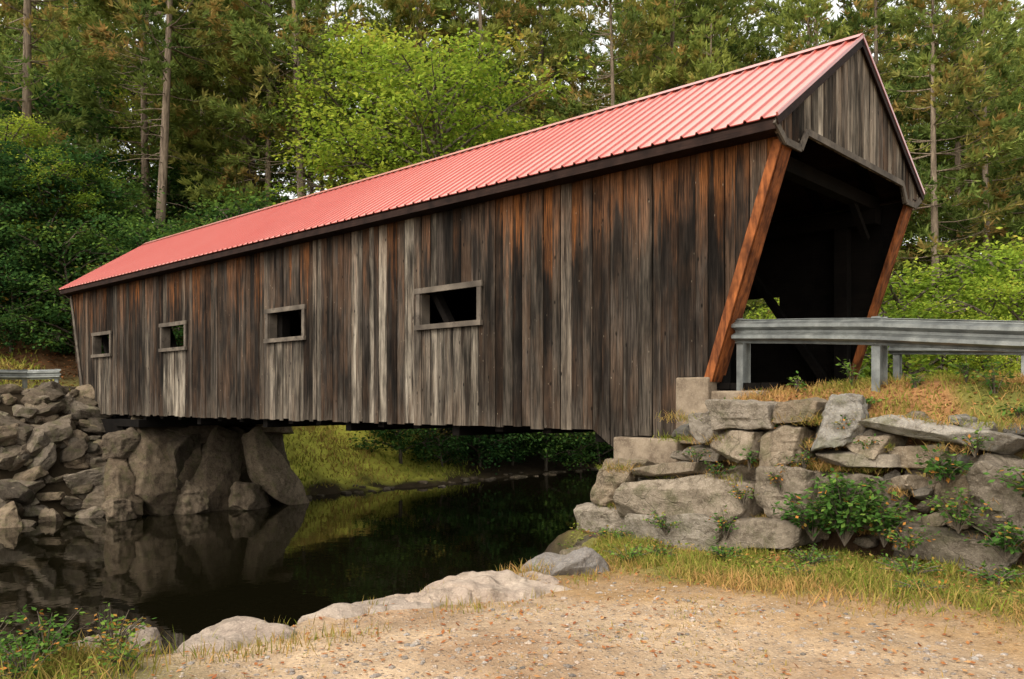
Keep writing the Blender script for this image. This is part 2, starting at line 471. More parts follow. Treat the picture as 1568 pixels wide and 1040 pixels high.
mb = MB()
for k, (a, b) in enumerate(win_near):
    f = .10; o = -.32 + .022; p = o + .035
    mb.box(a - f - .03, b + f + .04, o, p + .01, WZ1, WZ1 + f, (.5, .5, .5))
    mb.box(a - f - .02, b + f + .02, o, p + .03, WZ0 - f * .9, WZ0, (.5, .5, .5))
    mb.box(a - f, a, o, p, WZ0, WZ1); mb.box(b, b + f, o, p, WZ0, WZ1)
    mb.box(a - .02, a + .015, -.5, o, WZ0, WZ1); mb.box(b - .015, b + .02, -.5, o, WZ0, WZ1)
for (a, b) in win_far:
    mb.box(a - .1, b + .1, -5.24, -5.2, WZ1, WZ1 + .1); mb.box(a - .1, b + .1, -5.24, -5.2, WZ0 - .1, WZ0)
mb.build('window_frames', [M_grey], bridge)

def roof():
    mb = MB()
    hw = WID / 2
    for side in (0, 1):
        we, wr = (-.03, hw) if side == 0 else (WID + .03, hw)
        nn = np.array([0, abs(RZ - EZ) * (1 if side == 0 else -1), hw]); nn = nn / np.linalg.norm(nn)
        prof = []
        s = -.12; p = .229
        while s < LEN + .12:
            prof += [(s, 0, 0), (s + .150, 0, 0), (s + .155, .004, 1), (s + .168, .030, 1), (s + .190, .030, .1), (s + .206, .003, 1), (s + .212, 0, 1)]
            s += p
        prof = np.array([q for q in prof if q[0] <= LEN + .12])
        lo = np.stack([prof[:, 0], np.full(len(prof), -we) + nn[1] * prof[:, 1], EZ + nn[2] * prof[:, 1]], 1)
        hi = np.stack([prof[:, 0], np.full(len(prof), -wr) + nn[1] * prof[:, 1], RZ + nn[2] * prof[:, 1]], 1)
        n = len(prof); Vt = np.concatenate([lo, hi]); Vb = Vt - nn * .012
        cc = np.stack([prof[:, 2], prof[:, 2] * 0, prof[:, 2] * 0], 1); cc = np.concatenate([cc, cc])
        F = np.array([(i, i + 1, n + i + 1, n + i) for i in range(n - 1)])
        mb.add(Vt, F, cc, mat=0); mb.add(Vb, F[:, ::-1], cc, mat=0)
        E = np.array([(i, i + 1, 2 * n + i + 1, 2 * n + i) for i in range(n - 1)])
        mb.add(np.concatenate([Vt, Vb]), E, (1, 0, 0), mat=0)
        def q(s0, s1, w0, z0, w1, z1, th, mat):
            d = nn * th
            pts = [np.array((s0, -w0, z0)), np.array((s1, -w0, z0)), np.array((s1, -w1, z1)), np.array((s0, -w1, z1))]
            mb.hexa([p_ - d for p_ in pts] + pts, (.8, 0, 0), mat=mat)
        off = nn * -.016
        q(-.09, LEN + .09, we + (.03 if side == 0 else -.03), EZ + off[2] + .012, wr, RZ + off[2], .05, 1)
        for s0, s1 in ((-.15, -.122), (LEN + .122, LEN + .15)):
            q(s0, s1, we, EZ + .035, wr, RZ + .035, .045, 0)
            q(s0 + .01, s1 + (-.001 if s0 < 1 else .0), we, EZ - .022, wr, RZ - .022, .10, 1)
        wf = we + (.03 if side == 0 else -.03)
        y0, y1 = sorted((-wf, -(wf + (.05 if side == 0 else -.05))))
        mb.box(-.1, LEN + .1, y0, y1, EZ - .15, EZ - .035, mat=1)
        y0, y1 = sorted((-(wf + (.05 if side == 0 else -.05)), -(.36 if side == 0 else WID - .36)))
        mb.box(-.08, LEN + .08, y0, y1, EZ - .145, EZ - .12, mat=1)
    for sgn in (1, -1):
        a = np.array((-.14, -hw, RZ + .055)); b = np.array((LEN + .14, -hw, RZ + .055))
        d = np.array((0, .15 * sgn, -.15 * 1.83 / 2.75))
        mb.add([a, b, b + d, a + d], [[0, 1, 2, 3]] if sgn < 0 else [[3, 2, 1, 0]], (.2, 0, 0), mat=0)
    return mb.build('metal_roof', [M_roof, M_eave], bridge)
roof()

def gbot(w):
    w = min(w, WID - w)
    if w < .3: return 3.40 - .2 * w / .3
    if w < .74: return 3.20
    if w < .91: return 3.20 + (w - .74) / .17 * .26
    return 3.46
mb = MB()
for s0, sg in ((-.06, -1), (LEN + .06, 1)):
    ed = [0.02, .15, .3, .52, .74, .91]
    mid = list(np.linspace(.91, WID - .91, 19)); ed = ed + mid[1:] + [WID - .74, WID - .52, WID - .3, WID - .15, WID - .02]
    for a, b in zip(ed[:-1], ed[1:]):
        if a < WID / 2 < b:
            parts = [(a, WID / 2), (WID / 2, b)]
        else: parts = [(a, b)]
        cc = (max(0, rng.normal(.3, .25)), .0, rng.random())
        j = rng.uniform(0, .014)
        for a2, b2 in parts:
            g = .005
            top = lambda w_: EZ - .06 + (RZ - EZ) * min(w_, WID - w_) / (WID / 2)
            x0, x1 = sorted((s0 + sg * (-.02), s0 + sg * (.008 + j)))
            mb.hexa([(x0, -(b2 - g), gbot(b2 - .001)), (x1, -(b2 - g), gbot(b2 - .001)), (x1, -(a2 + g), gbot(a2 + .001)), (x0, -(a2 + g), gbot(a2 + .001)),
                     (x0, -(b2 - g), top(b2)), (x1, -(b2 - g), top(b2)), (x1, -(a2 + g), top(a2)), (x0, -(a2 + g), top(a2))], cc)
mb.build('gable_boards', [M_gable], bridge)
mb = MB()
for s0, sg in ((-.06, -1), (LEN + .06, 1)):
    x = s0 + sg * .038
    pl = [(0.0, 3.42), (.30, 3.23), (.74, 3.23), (.93, 3.49), (WID - .93, 3.49), (WID - .74, 3.23), (WID - .30, 3.23), (WID, 3.42)]
    for (wa, za), (wb, zb) in zip(pl[:-1], pl[1:]):
        mb.beam((x + sg * .001 * (wa > 1), -wa, za), (x + sg * .001 * (wa > 1), -wb, zb), .03, .09)
mb.build('gable_trim', [M_grey], bridge)

for end in (0, 1):
    mb = MB()
    f = (lambda s: s) if end == 0 else (lambda s: LEN - s)
    for w0, w1 in ((.33, .58), (WID - .58, WID - .33)):
        for (sa, sb) in ((-.06, .0),):
            p = [(f(.98 + sa), -w1, .22), (f(.98 + sb), -w1, .22), (f(.98 + sb), -w0, .22), (f(.98 + sa), -w0, .22),
                 (f(-.02 + sa), -w1, 3.30), (f(-.02 + sb), -w1, 3.30), (f(-.02 + sb), -w0, 3.30), (f(-.02 + sa), -w0, 3.30)]
            mb.hexa(p)
    for y0, y1 in ((-.295, -.27), (-5.23, -5.20)):
        p = [(f(.93), y0, .22), (f(1.06), y0, .22), (f(1.06), y1, .22), (f(.93), y1, .22),
             (f(-.07), y0, 3.27), (f(.06), y0, 3.27), (f(.06), y1, 3.27), (f(-.07), y1, 3.27)]
        mb.hexa(p)
    mb.build('portal_trim', [M_brown if end == 0 else M_grey], bridge)

mb = MB()
for w in (.62, WID - .62):
    mb.box(.9, 23.1, -w - .12, -w + .12, -.38, -.02); mb.box(.4, 23.6, -w - .12, -w + .12, 2.95, 3.2)
    n = 10; st = 22 / n
    for i in range(n + 1):
        x = 1.0 + st * i
        mb.box(x - .11, x + .11, -w - .1, -w + .1, -.02, 2.95)
        if i < n:
            mb.beam((x + .1, -w + .0, .0), (x + st - .1, -w, 2.9), .12, .16, (0, 1, 0))
for i in range(11):
    x = .55 + i * 2.29
    mb.box(x - .1, x + .1, -5.1, -.4, 3.2, 3.42)
    mb.beam((x, -.75, 2.7), (x, -1.4, 3.25), .1, .1, (1, 0, 0)); mb.beam((x, -4.75, 2.7), (x, -4.1, 3.25), .1, .1, (1, 0, 0))
for i in range(24):
    x = .6 + i * .98
    mb.beam((x, -.2, EZ - .02), (x, -2.75, RZ - .17), .07, .14, (1, 0, 0)); mb.beam((x, -5.3, EZ - .02), (x, -2.75, RZ - .17), .07, .14, (1, 0, 0))
for i in range(20):
    x = 2.9 + i * 1.06
    mb.box(x - .09, x + .09, -5.1 , -.42, -.56 if i % 3 else -.66, -.385)
for i in range(int(24 / .22)):
    x = .1 + i * .22
    mb.box(x, x + .21, -5.05, -.45, .12, .2 + rng.uniform(0, .01))
for w in (1.3, 2.3, 3.3, 4.3): mb.box(.6, 23.2, -w - .08, -w + .08, -.2, .12)
mb.build('trusses_and_deck', [M_shade], bridge)

# ------------------------------------------------------------------ rocks
_ico = {}
def ico(n):
    if n not in _ico:
        bm = bmesh.new(); bmesh.ops.create_icosphere(bm, subdivisions=n, radius=1)
        V = np.array([v.co[:] for v in bm.verts]); F = np.array([[v.index for v in f.verts] for f in bm.faces]); bm.free()
        _ico[n] = (V, F)
    return _ico[n]
def rock(mb, c, size, rz=0, tilt=(0, 0), tone=.5, hue=0, sub=4, p=40, rough=.05, cuts=9, cut=(.82, 1.25), smooth=False, jit=.13):
    V, F = ico(sub); D = nrm(V)
    N = np.array([[1, 0, 0], [-1, 0, 0], [0, 1, 0], [0, -1, 0], [0, 0, 1], [0, 0, -1]], float)
    N = nrm(N + rng.normal(0, jit, N.shape)); h = rng.uniform(.85, 1.0, 6)
    N2 = nrm(rng.normal(size=(cuts, 3))); h2 = rng.uniform(cut[0], cut[1], cuts)
    N = np.concatenate([N, N2]); h = np.concatenate([h, h2])
    Db = nrm(np.sign(D) * np.abs(D) ** .8)
    dp = np.maximum(0, Db @ N.T) / h
    r = (np.sum(dp ** p, 1)) ** (-1 / p)
    P = Db * r[:, None]
    P = P * (np.array(size) / 2)
    m = max(size); o = rng.uniform(0, 50, 3)
    nz = fbm(P / m * 3.5 + o, 4, 5)
    ridg = np.abs(vnoise(P / m * np.array([4, 4, 9]) + o, 8))
    P = P + Db * ((nz - .8 * ridg) * rough * min(size) * 1.5)[:, None]
    cx, cy = math.cos(tilt[0]), math.sin(tilt[0]); R1 = np.array([[1, 0, 0], [0, cx, -cy], [0, cy, cx]])
    cx, cy = math.cos(tilt[1]), math.sin(tilt[1]); R2 = np.array([[cx, 0, cy], [0, 1, 0], [-cy, 0, cx]])
    cx, cy = math.cos(rz), math.sin(rz); R3 = np.array([[cx, -cy, 0], [cy, cx, 0], [0, 0, 1]])
    P = P @ (R3 @ R2 @ R1).T + np.array(c)
    mb.add(P, F, (tone, hue, .5), 0, smooth)
ANG = math.atan2(U[1], U[0])

wall = MB()
st = [(.56, .14, -.55, -.13, .45, .6), (.16, -.51, -.38, -.02, .6, .5), (.11, -.43, -.74, -.36, .6, .2), (-.43, -.89, -.73, -.29, .5, .1),
      (-.51, -1.03, -.24, -.01, .4, 0), (-1.02, -1.49, -.49, .02, .6, 1), (-1.39, -1.80, -.60, -.36, .75, .2),
      (-1.0, -1.95, -.72, -.57, .6, .5), (-.43, -1.10, -1.32, -.78, .45, .3), (1.40, -.38, -1.43, -.93, .6, .3), (1.90, 1.25, -1.38, -.80, .45, 0),
      (2.28, 1.14, -1.82, -1.38, .65, .5), (1.24, -.19, -1.78, -1.40, .6, .6), (2.26, 1.72, -2.25, -1.76, .4, .6), (-1.78, -2.33, -.74, -.49, .5, .1),
      (-2.20, -2.58, -1.18, -.68, .45, 0), (-2.56, -3.05, -1.25, -.56, .3, .4), (-1.1, -1.95, -1.35, -.78, .2, .3), (.60, .12, -.72, -.56, .5, .5),
      (-.0, -.45, -.95, -.74, .35, .2), (1.25, .3, -.95, -.80, .35, .1), (-1.9, -2.9, -1.55, -1.25, .3, .4), (-.2, -1.0, -1.6, -1.32, .35, .3)]
for (sh, sl, zl, zh, tn, hu) in st:
    wz = -.72 if zh > -.75 else (-.88 if zh > -1.3 else -1.0)
    if sl > 1.0: wz = -.75
    cx, cy, _ = W((sh + sl) / 2, wz + rng.normal(0, .05))
    rock(wall, (cx, cy, (zl + zh) / 2), (abs(sh - sl) * 1.08, .75, abs(zh - zl) * 1.1), ANG + rng.normal(0, .1), (rng.normal(0, .07), rng.normal(0, .06)), tn, hu, 5, 50, .055, 9, (.95, 1.3), False, .12)
cx, cy, _ = W(-2.2, -.82); rock(wall, (cx, cy, -.33), (1.38, .55, .19), ANG, (0.1, -.17), .75, .9, 5, 40, .1)
for k in range(110):
    s = rng.uniform(-3.2, 2.2); z = rng.uniform(-1.6, -.2) if s < 1.0 else rng.uniform(-2.1, -1.1)
    cx, cy, _ = W(s, -.64 - .2 * (z < -.8)); q = rng.uniform(.12, .34)
    rock(wall, (cx, cy, z), (q * 1.7, q, q * .65), rng.uniform(0, 6), (rng.normal(0, .3), rng.normal(0, .3)), rng.uniform(.1, .55), rng.random(), 3, 30, .06)
for k in range(26):
    s = rng.uniform(-9, -3.1); z = rng.choice([-.3, -.7, -1.1, -1.5]) + rng.normal(0, .04)
    cx, cy, _ = W(s, -.75 - .1 * (z < -.8)); rock(wall, (cx, cy, z), (rng.uniform(.5, 1), .7, .42), ANG, (0, rng.normal(0, .08)), rng.uniform(.3, .6), rng.random(), 4, 40, .05)
wall.build('stone_retaining_wall', [M_rock])

ab = empty('bridge_abutment', (AX, AY, 0), math.atan2(.6831, -.7303))
mb = MB(); mb.box(.95, 1.46, -.8, -.22, -.62, .285); mb.box(1.40, 2.47, -5.5, -.16, -1.02, -.56)
mb.box(.2, .97, -5.4, -.3, -.6, .10)
cap = mb.build('concrete_bearing_seat', [M_conc], ab)
bv = cap.modifiers.new('b', 'BEVEL'); bv.width = .025; bv.segments = 2
mb = MB()
for r_ in range(5):
    zc = -1.25 - .47 * r_
    w = .1
    while w < 5.4:
        q = rng.uniform(.6, 1.2)
        rock(mb, (1.95 + .05 * r_, -(w + q / 2), zc), (1.2, q, .5), 0, (0, 0), rng.uniform(.3, .55), rng.random(), 4, 50, .045); w += q
mb.build('abutment_stones', [M_rock], ab)

ab2 = empty('bridge_abutment', (AX, AY, 0), math.atan2(.6831, -.7303))
mb = MB(); 
L_ = [((18.9, -.9, -2.2), (.9, 1.7, 2.7), 0.1, (.06, .22), .5), ((18.75, -2.5, -2.1), (.8, 1.5, 2.8), -.1, (.15, .25), .35), ((18.3, -4.1, -2.25), (.75, 1.25, 2.9), .1, (-.5, .3), 1.1),
      ((19.1, .1, -2.5), (.9, 1.1, 2.0), .2, (.1, .3), .6), ((19.3, -.3, -1.3), (.9, 1.2, 1.0), .1, (0, .1), .4), ((18.7, -1.7, -2.9), (1.1, 1.5, 1.4), .1, (.1, .3), .6),
      ((18.2, -3.2, -3.0), (.9, 1.5, 1.1), .4, (.1, .2), .6), ((19.3, -2.0, -1.0), (1.0, 1.8, .6), .1, (0, .0), .2), ((19.2, -4.6, -.95), (1.2, 1.0, .45), .1, (0, .0), 1.2),
      ((19.2, -3.6, -2.0), (1.2, 1.6, 2.4), .1, (-.1, .2), .12), ((19.2, -1.7, -2.0), (1.2, 1.6, 2.4), .3, (.1, .1), .12),
      ((19.5, -4.9, -2.2), (1.3, 1.0, 2.6), .1, (-.3, .1), .6), ((18.6, .4, -3.0), (.8, 1.0, .8), .4, (.1, .2), .7)]
for c, sz, rz, tl, tn in L_:
    rock(mb, c, sz, rz, tl, tn * .9, rng.random() * .4, 5, 60, .05, 14, (.74, 1.12), False, .2)
mb.build('abutment_stones', [M_rip], ab2)
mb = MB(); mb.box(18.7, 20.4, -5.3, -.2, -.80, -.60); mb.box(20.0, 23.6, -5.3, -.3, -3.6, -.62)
o = mb.build('bearing_seat', [M_shade], ab2)

rip = MB()
for k in range(430):
    s = 18.9 + 4.2 * rng.random(); w = rng.uniform(-9, .5)
    x, y, _ = W(s, w); z = float(H(np.array([x]), np.array([y]))[0])
    q = (.3 + .75 * rng.random() ** 2) * (1.1 if s < 21.5 else .8)
    rock(rip, (x, y, z + q * .08), (q * rng.uniform(1, 1.8), q, q * rng.uniform(.45, .8)), rng.normal(ANG + 1.57, .7), (rng.normal(0, .3), rng.normal(0, .3)), rng.choice([.2, .35, .6, .9, 1.3]) * rng.uniform(.8, 1.1), rng.random(), 3 if q < .8 else 4, 60, .05, 10, (.74, 1.15))
for k in range(60):
    s = 19.2 + rng.normal(0, .25); w = rng.uniform(5.5, 24)
    x, y, _ = W(s, w); z = float(H(np.array([x]), np.array([y]))[0]); q = rng.uniform(.1, .35)
    rock(rip, (x, y, max(z, WATER) + .0), (q * 1.4, q, q * .5), rng.uniform(0, 6), (0, 0), rng.uniform(.1, .7), rng.random(), 3, 30, .05)
for k in range(30):
    s = 2.4 + rng.normal(0, .5); w = rng.uniform(-9, -1)
    x, y, _ = W(s, w); z = float(H(np.array([x]), np.array([y]))[0]); q = rng.uniform(.3, .6)
    rock(rip, (x, y, z - .1), (q * 1.4, q, q * .6), rng.uniform(0, 6), (0, 0), rng.uniform(.2, .6), rng.random(), 3, 30, .05)
for (s, w, z, q) in [(2.0, -1.3, -2.1, .6), (1.6, -1.7, -1.95, .45), (2.4, -1.0, -2.4, .7), (1.45, -1.45, -1.85, .4), (2.2, -1.9, -2.5, .6)]:
    x, y, _ = W(s, w); rock(rip, (x, y, z), (q * 1.3, q, q * .6), rng.uniform(0, 6), (0, .1), 1.1, .5, 4, 40, .05)
rip.build('riverbank_rocks', [M_rip])

def boulder(lst, name='boulder'):
    mb = MB()
    for a in lst: rock(mb, *a, 6, 36, .07, 11, (.78, 1.12), False, .2)
    return mb.build(name, [M_bould])
boulder([((-.18, 7.5, -1.88), (1.4, 1.0, .66), .1, (.05, -.02), .65, .1), ((.28, 7.65, -1.97), (.8, .7, .5), .4, (.0, .1), .6, .1)])
boulder([((-1.1, 7.0, -1.95), (1.5, 1.0, .64), .15, (.05, -.08), .6, .25), ((-.6, 7.25, -1.9), (.8, .65, .55), .6, (.05, .08), .65, .1)])
boulder([((.55, 8.5, -1.83), (.9, .65, .5), .2, (.0, -.1), .4, .9)])
boulder([((-2.02, 6.1, -1.9), (1.1, .75, .48), .0, (.0, -.03), .6, .2)])
boulder([((-2.85, 6.2, -1.87), (.55, .45, .34), .5, (.0, 0), .35, .2)])
boulder([((-3.35, 5.6, -1.9), (.5, .5, .4), .5, (.0, 0), .25, .6)])

def scatter(n, f, box):
    x = rng.uniform(box[0], box[1], n); y = rng.uniform(box[2], box[3], n)
    s, w = SW(x, y); pr = f(s, w, x, y); k = rng.random(n) < pr
    return x[k], y[k], H(x[k], y[k])
mb = MB(); V1, F1 = ico(1)
def pebbles(x, y, z, q0, q1, tn):
    for a, b, c in zip(x, y, z):
        q = q0 + (q1 - q0) * rng.random() ** 4
        P = V1 * rng.uniform(.8, 1.2, V1.shape) * np.array([q * rng.uniform(1, 1.5), q, q * .6]) / 2
        an = rng.uniform(0, 6); R = np.array([[math.cos(an), -math.sin(an), 0], [math.sin(an), math.cos(an), 0], [0, 0, 1]])
        mb.add(P @ R.T + (a, b, c + q * .05), F1, (rng.uniform(*tn), rng.random(), .5), 0, False)
pebbles(*scatter(10000, lambda s, w, x, y: .75 * ss(w, -3.0, -4.2) * (s < .7) * (.2 + ss(fbm2(x, y, .8, 2, 77), -.1, .5)), (-4, 6, 4.2, 9.5)), .010, .05, (.2, 1.3))
mb.build('gravel', [M_bould])

# ------------------------------------------------------------------ grass, litter, plants
def blades(mb, x, y, z, h, wd, tone, aut, lean=.5):
    n = len(x); hh = h * rng.uniform(.5, 1.3, n)
    az = rng.uniform(0, 2 * np.pi, n); ln = rng.uniform(.1, 1, n) * lean
    d = np.stack([np.cos(az) * ln, np.sin(az) * ln, np.ones(n)], 1); d = nrm(d)
    p0 = np.stack([x, y, z - .01], 1); p1 = p0 + d * hh[:, None] * .55
    d2 = nrm(d + np.stack([np.cos(az), np.sin(az), np.zeros(n) - .2], 1) * (ln * .9)[:, None]); p2 = p1 + d2 * hh[:, None] * .5
    a2 = rng.uniform(0, 2 * np.pi, n); b = np.stack([np.cos(a2), np.sin(a2), np.zeros(n)], 1) * (wd * rng.uniform(.6, 1.2, n))[:, None] / 2
    V = np.stack([p0 - b, p0 + b, p1 + b * .8, p1 - b * .8, p2], 1).reshape(-1, 3)
    k = np.arange(n)[:, None] * 5
    c = np.stack([np.clip(tone + rng.normal(0, .18, n), 0, 1), np.clip(aut, 0, 1), rng.random(n)], 1)
    c5 = np.repeat(c, 5, 0)
    mb.add(V, k + np.array([[0, 1, 2, 3]]), c5)
    mb.add(V, k + np.array([[3, 2, 4]]), c5)
gr = MB()
def patchy(x, y, seed, sc=1.5): return ss(fbm2(x, y, sc, 3, seed), -.35, .45)
x, y, z = scatter(120000, lambda s, w, x, y: ss(w + .6 * fbm2(x, y, .9, 3, 21), -3.9, -2.3) * ss(w, -.85, -1.0) * (s < 1.4) * (.15 + .85 * patchy(x, y, 5)), (-1, 8, 4.5, 11))
s, w = SW(x, y); au = .2 + .6 * ss(-w + .8 * fbm2(x, y, 1.3, 2, 40), 2.1, 3.4) + rng.normal(0, .3, len(x))
hp = .05 + .09 * patchy(x, y, 5)
blades(gr, x, y, z, hp, .011, .45, au, 1.1)
x, y, z = scatter(80000, lambda s, w, x, y: ss(w, -.78, -.5) * (w < 1.2) * (s < 2.3) * (.35 + .65 * patchy(x, y, 6)), (2, 9, 5, 12.5))
s, w = SW(x, y); au = .3 + .7 * ss(fbm2(x, y, 1.6, 2, 41), -.3, .4) + rng.normal(0, .25, len(x)) + .6 * ss(s, .3, 1)
blades(gr, x, y, z, .13, .01, .5, au, 1.2)
for k in range(120):
    s0 = rng.uniform(-3.1, 1.8); z0 = rng.choice([-.25, -.5, -.74, -.95, -1.35]) if s0 < .9 else rng.choice([-.9, -1.38, -1.75]); w0 = -.97 - .1 * (z0 < -.8)
    n = 70; xx, yy, _ = W(s0 + rng.normal(0, .1, n), w0 + rng.uniform(-.08, .1, n))
    blades(gr, xx, yy, np.full(n, z0) + rng.normal(0, .02, n), .12, .008, .4, np.clip(rng.choice([.1, .6, .9]) + rng.normal(0, .2, n), 0, 1), 1.8)
x, y, z = scatter(60000, lambda s, w, x, y: .7 * ss(patchy(x, y, 8, 1.4), .45, .95) * (s < .7) * (w < -2.8) * (.3 + .7 * ss(w, -5.6, -4)), (-4, 7, 4.3, 9.5))
blades(gr, x, y, z, .045, .007, .5, .6 + rng.normal(0, .3, len(x)), 1.6)
x, y, z = scatter(50000, lambda s, w, x, y: ss(-x, 2.0, 3.0) * (s < snear(w) + .35) * (.3 + .7 * patchy(x, y, 9)), (-6, -1.6, 4.2, 8))
blades(gr, x, y, z, .18, .009, .45, .3 + rng.normal(0, .3, len(x)), .9)
x, y, z = scatter(28000, lambda s, w, x, y: .6 * ss(s, -.2, .3) * (s < snear(w) + .1) * patchy(x, y, 19, 2.5), (-3, 2, 5.4, 9.5))
blades(gr, x, y, z, .10, .008, .4, .45 + rng.normal(0, .3, len(x)))
x, y, z = scatter(60000, lambda s, w, x, y: (ss(w, -3.2, -2.2) * ss(w, -.8, -1.1) * (s < 2.1) * .9 + (w > -.6) * (w < 1.0) * (s < .6) * .5 + .5 * (x < -2.5) * (s < snear(w) + .2)) * ss(patchy(x, y, 55, 2.5), .3, .8), (-5, 8, 4.4, 11))
n = len(x); D = rng.normal(size=(n, 3)); D[:, 2] = np.abs(D[:, 2]) * .3
gr.leaves(np.stack([x, y, z + rng.uniform(.01, .10, n)], 1), D, .045 * rng.uniform(.6, 1.3, n), .028, np.stack([np.clip(rng.normal(.35, .25, n), 0, 1), (rng.random(n) < .12) * .8, rng.random(n)], 1), 0, .7)
gr.build('bank_grass', [M_grass])
gr = MB()
x, y, z = scatter(120000, lambda s, w, x, y: (ss(w, 4.8, 6) * ss(w, 16, 12) * ss(s, 19.5, 20.2) * (s < 27) + ss(s, 22.6, 23.2) * ss(s, 31, 28) * (w < 1)) * (.3 + .7 * patchy(x, y, 16, .8)), (-25, 6, 20, 42))
blades(gr, x, y, z, .2, .05, .75, -.1 + .6 * patchy(x, y, 43, .4) + rng.normal(0, .2, len(x)), 1.2)
gr.build('far_bank_grass', [M_grass])

lt = MB()
def litter(x, y, z, sz):
    n = len(x); D = rng.normal(size=(n, 3)); D[:, 2] *= .25
    lt.leaves(np.stack([x, y, z + .012], 1), D, sz * rng.uniform(.6, 1.3, n), sz * .6, np.stack([rng.random(n), rng.random(n) * .6, rng.random(n)], 1), 0, .85)
litter(*scatter(42000, lambda s, w, x, y: (.6 * ss(w, -2.6, -1.2) + .10) * (w < .8) * (s < snear(w)), (-3, 8, 4.5, 12)), .045)
litter(*scatter(40000, lambda s, w, x, y: (s > 22.5) * ss(s, 22, 27) * .8, (-32, -8, 24, 42)), .13)
lt.build('leaf_litter', [M_litter])

def plant(name, c, r, h, n, leaf, mat=M_plant, aut=.05, stems=9, tone=.45):
    mb = MB(); P = []; D = []; B = []
    for i in range(stems):
        a = rng.uniform(0, 6.28); rr = r * rng.random() ** .5; tip = np.array([math.cos(a) * rr, math.sin(a) * rr, h * rng.uniform(.55, 1) * (1 - .35 * (rr / r) ** 2)])
        mid = tip * .5 + np.array([0, 0, .12 * h]); pts = np.array([[0, 0, -.05], mid * .6, mid, tip])
        mb.tube(pts, [.006, .005, .004, .002], 4, (.3, .1, .5), 1)
        m = max(3, n // stems); f = rng.uniform(.2, 1.05, m)[:, None]
        base = tip * f + np.array([0, 0, .1 * h]) * (f * (1 - f) * 4)
        d = rng.normal(size=(m, 3)); d[:, 2] = d[:, 2] * .35 - .1; d = nrm(d)
        P.append(base + d * leaf * rng.uniform(.5, 1.3, m)[:, None]); D.append(d); B.append(f[:, 0])
    P = np.concatenate(P); D = np.concatenate(D); B = np.concatenate(B); k = len(P)
    c3 = np.stack([np.clip(rng.normal(tone, .2, k) + .3 * (B - .6), 0, 1), (rng.random(k) < aut) * rng.random(k), rng.random(k)], 1)
    mb.leaves(P, D, leaf * rng.uniform(.6, 1.2, k), leaf * .55, c3, 0, .6)
    return mb.build(name, [mat, M_bark2], None, c)
def gz(x, y): return float(H(np.array([x]), np.array([y]))[0])
for (s, w, z, r, h, n, lf, au, stm) in [(-1.5, -1.38, -1.42, .46, .76, 1900, .075, .03, 70), (-1.15, -1.32, -1.42, .4, .55, 800, .065, .05, 34), (-1.85, -1.3, -1.4, .34, .55, 700, .065, .05, 30), (-2.35, -1.15, -.8, .3, .32, 260, .075, .05, 16), (-.35, -1.15, -.75, .12, .22, 70, .05, .1, 8),
                          (-.75, -1.2, -1.0, .16, .36, 110, .05, .7, 10), (-.62, -.9, -.4, .16, .26, 90, .055, .1, 9), (-2.9, -1.3, -1.4, .4, .4, 350, .065, .1, 20), (-.2, -1.4, -1.5, .25, .3, 200, .05, .3, 14),
                          (-2.1, -1.4, -1.45, .3, .3, 260, .05, .3, 14), (.6, -1.35, -1.55, .3, .25, 240, .045, .2, 16), (.05, -1.15, -.9, .2, .2, 120, .045, .2, 10), (1.3, -1.4, -1.8, .3, .3, 240, .05, .2, 16),
                          (-1.35, -1.05, -.35, .14, .2, 80, .045, .4, 8), (-2.6, -1.1, -.5, .2, .22, 120, .05, .2, 9), (1.9, -1.35, -2.05, .3, .25, 220, .05, .15, 14), (-3.1, -1.25, -.9, .3, .4, 240, .07, .1, 14),
                          (.35, -1.1, -.75, .2, .2, 120, .04, .3, 10), (-.95, -1.1, -.75, .18, .2, 110, .045, .2, 10), (.9, -1.15, -1.4, .2, .18, 110, .04, .3, 10),
                          (-.3, -1.2, -1.15, .2, .26, 140, .045, .4, 10), (-2.5, -1.25, -1.2, .3, .4, 300, .06, .2, 16), (-1.6, -1.0, -.55, .2, .2, 120, .045, .3, 9)]:
    x, y, _ = W(s, w); plant('leafy_shrub', (x, y, z), r, h, n, lf, aut=au, stems=stm)
for (s, w, r, h, n) in [(-.25, .3, .12, .26, 60), (-.95, .25, .2, .42, 90), (-2.5, .05, .22, .35, 90), (-2.2, .2, .16, .3, 60), (.45, -.1, .12, .2, 40), (-1.7, .1, .14, .2, 50), (-2.8, -.3, .2, .2, 70), (-1.3, -.2, .14, .14, 50)]:
    x, y, _ = W(s, w); plant('roadside_weed', (x, y, gz(x, y)), r, h, n, .07, tone=.7)
for (x, y, r, h, n, au) in [(-3.35, 5.9, .34, .55, 420, .2), (-3.05, 5.5, .32, .42, 360, .15), (-2.7, 5.7, .24, .38, 220, .45), (-3.7, 6.3, .34, .55, 360, .3), (-2.95, 5.1, .3, .35, 300, .2), (1.2, 8.7, .3, .22, 220, .1), (1.6, 8.9, .25, .2, 180, .2), (-3.3, 5.2, .34, .42, 380, .1), (2.2, 8.6, .3, .2, 200, .1), (2.9, 8.2, .35, .2, 240, .1), (3.6, 7.6, .35, .2, 240, .15), (4.2, 7.3, .3, .2, 200, .15), (2.6, 7.6, .25, .12, 140, .2), (3.4, 7.0, .25, .12, 140, .3), (-3.1, 6.5, .28, .5, 200, .6), (-2.45, 5.3, .2, .25, 160, .3)]:
    plant('riverbank_weed', (x, y, gz(x, y)), r, h, n, .045, aut=au, tone=.6, stems=22)

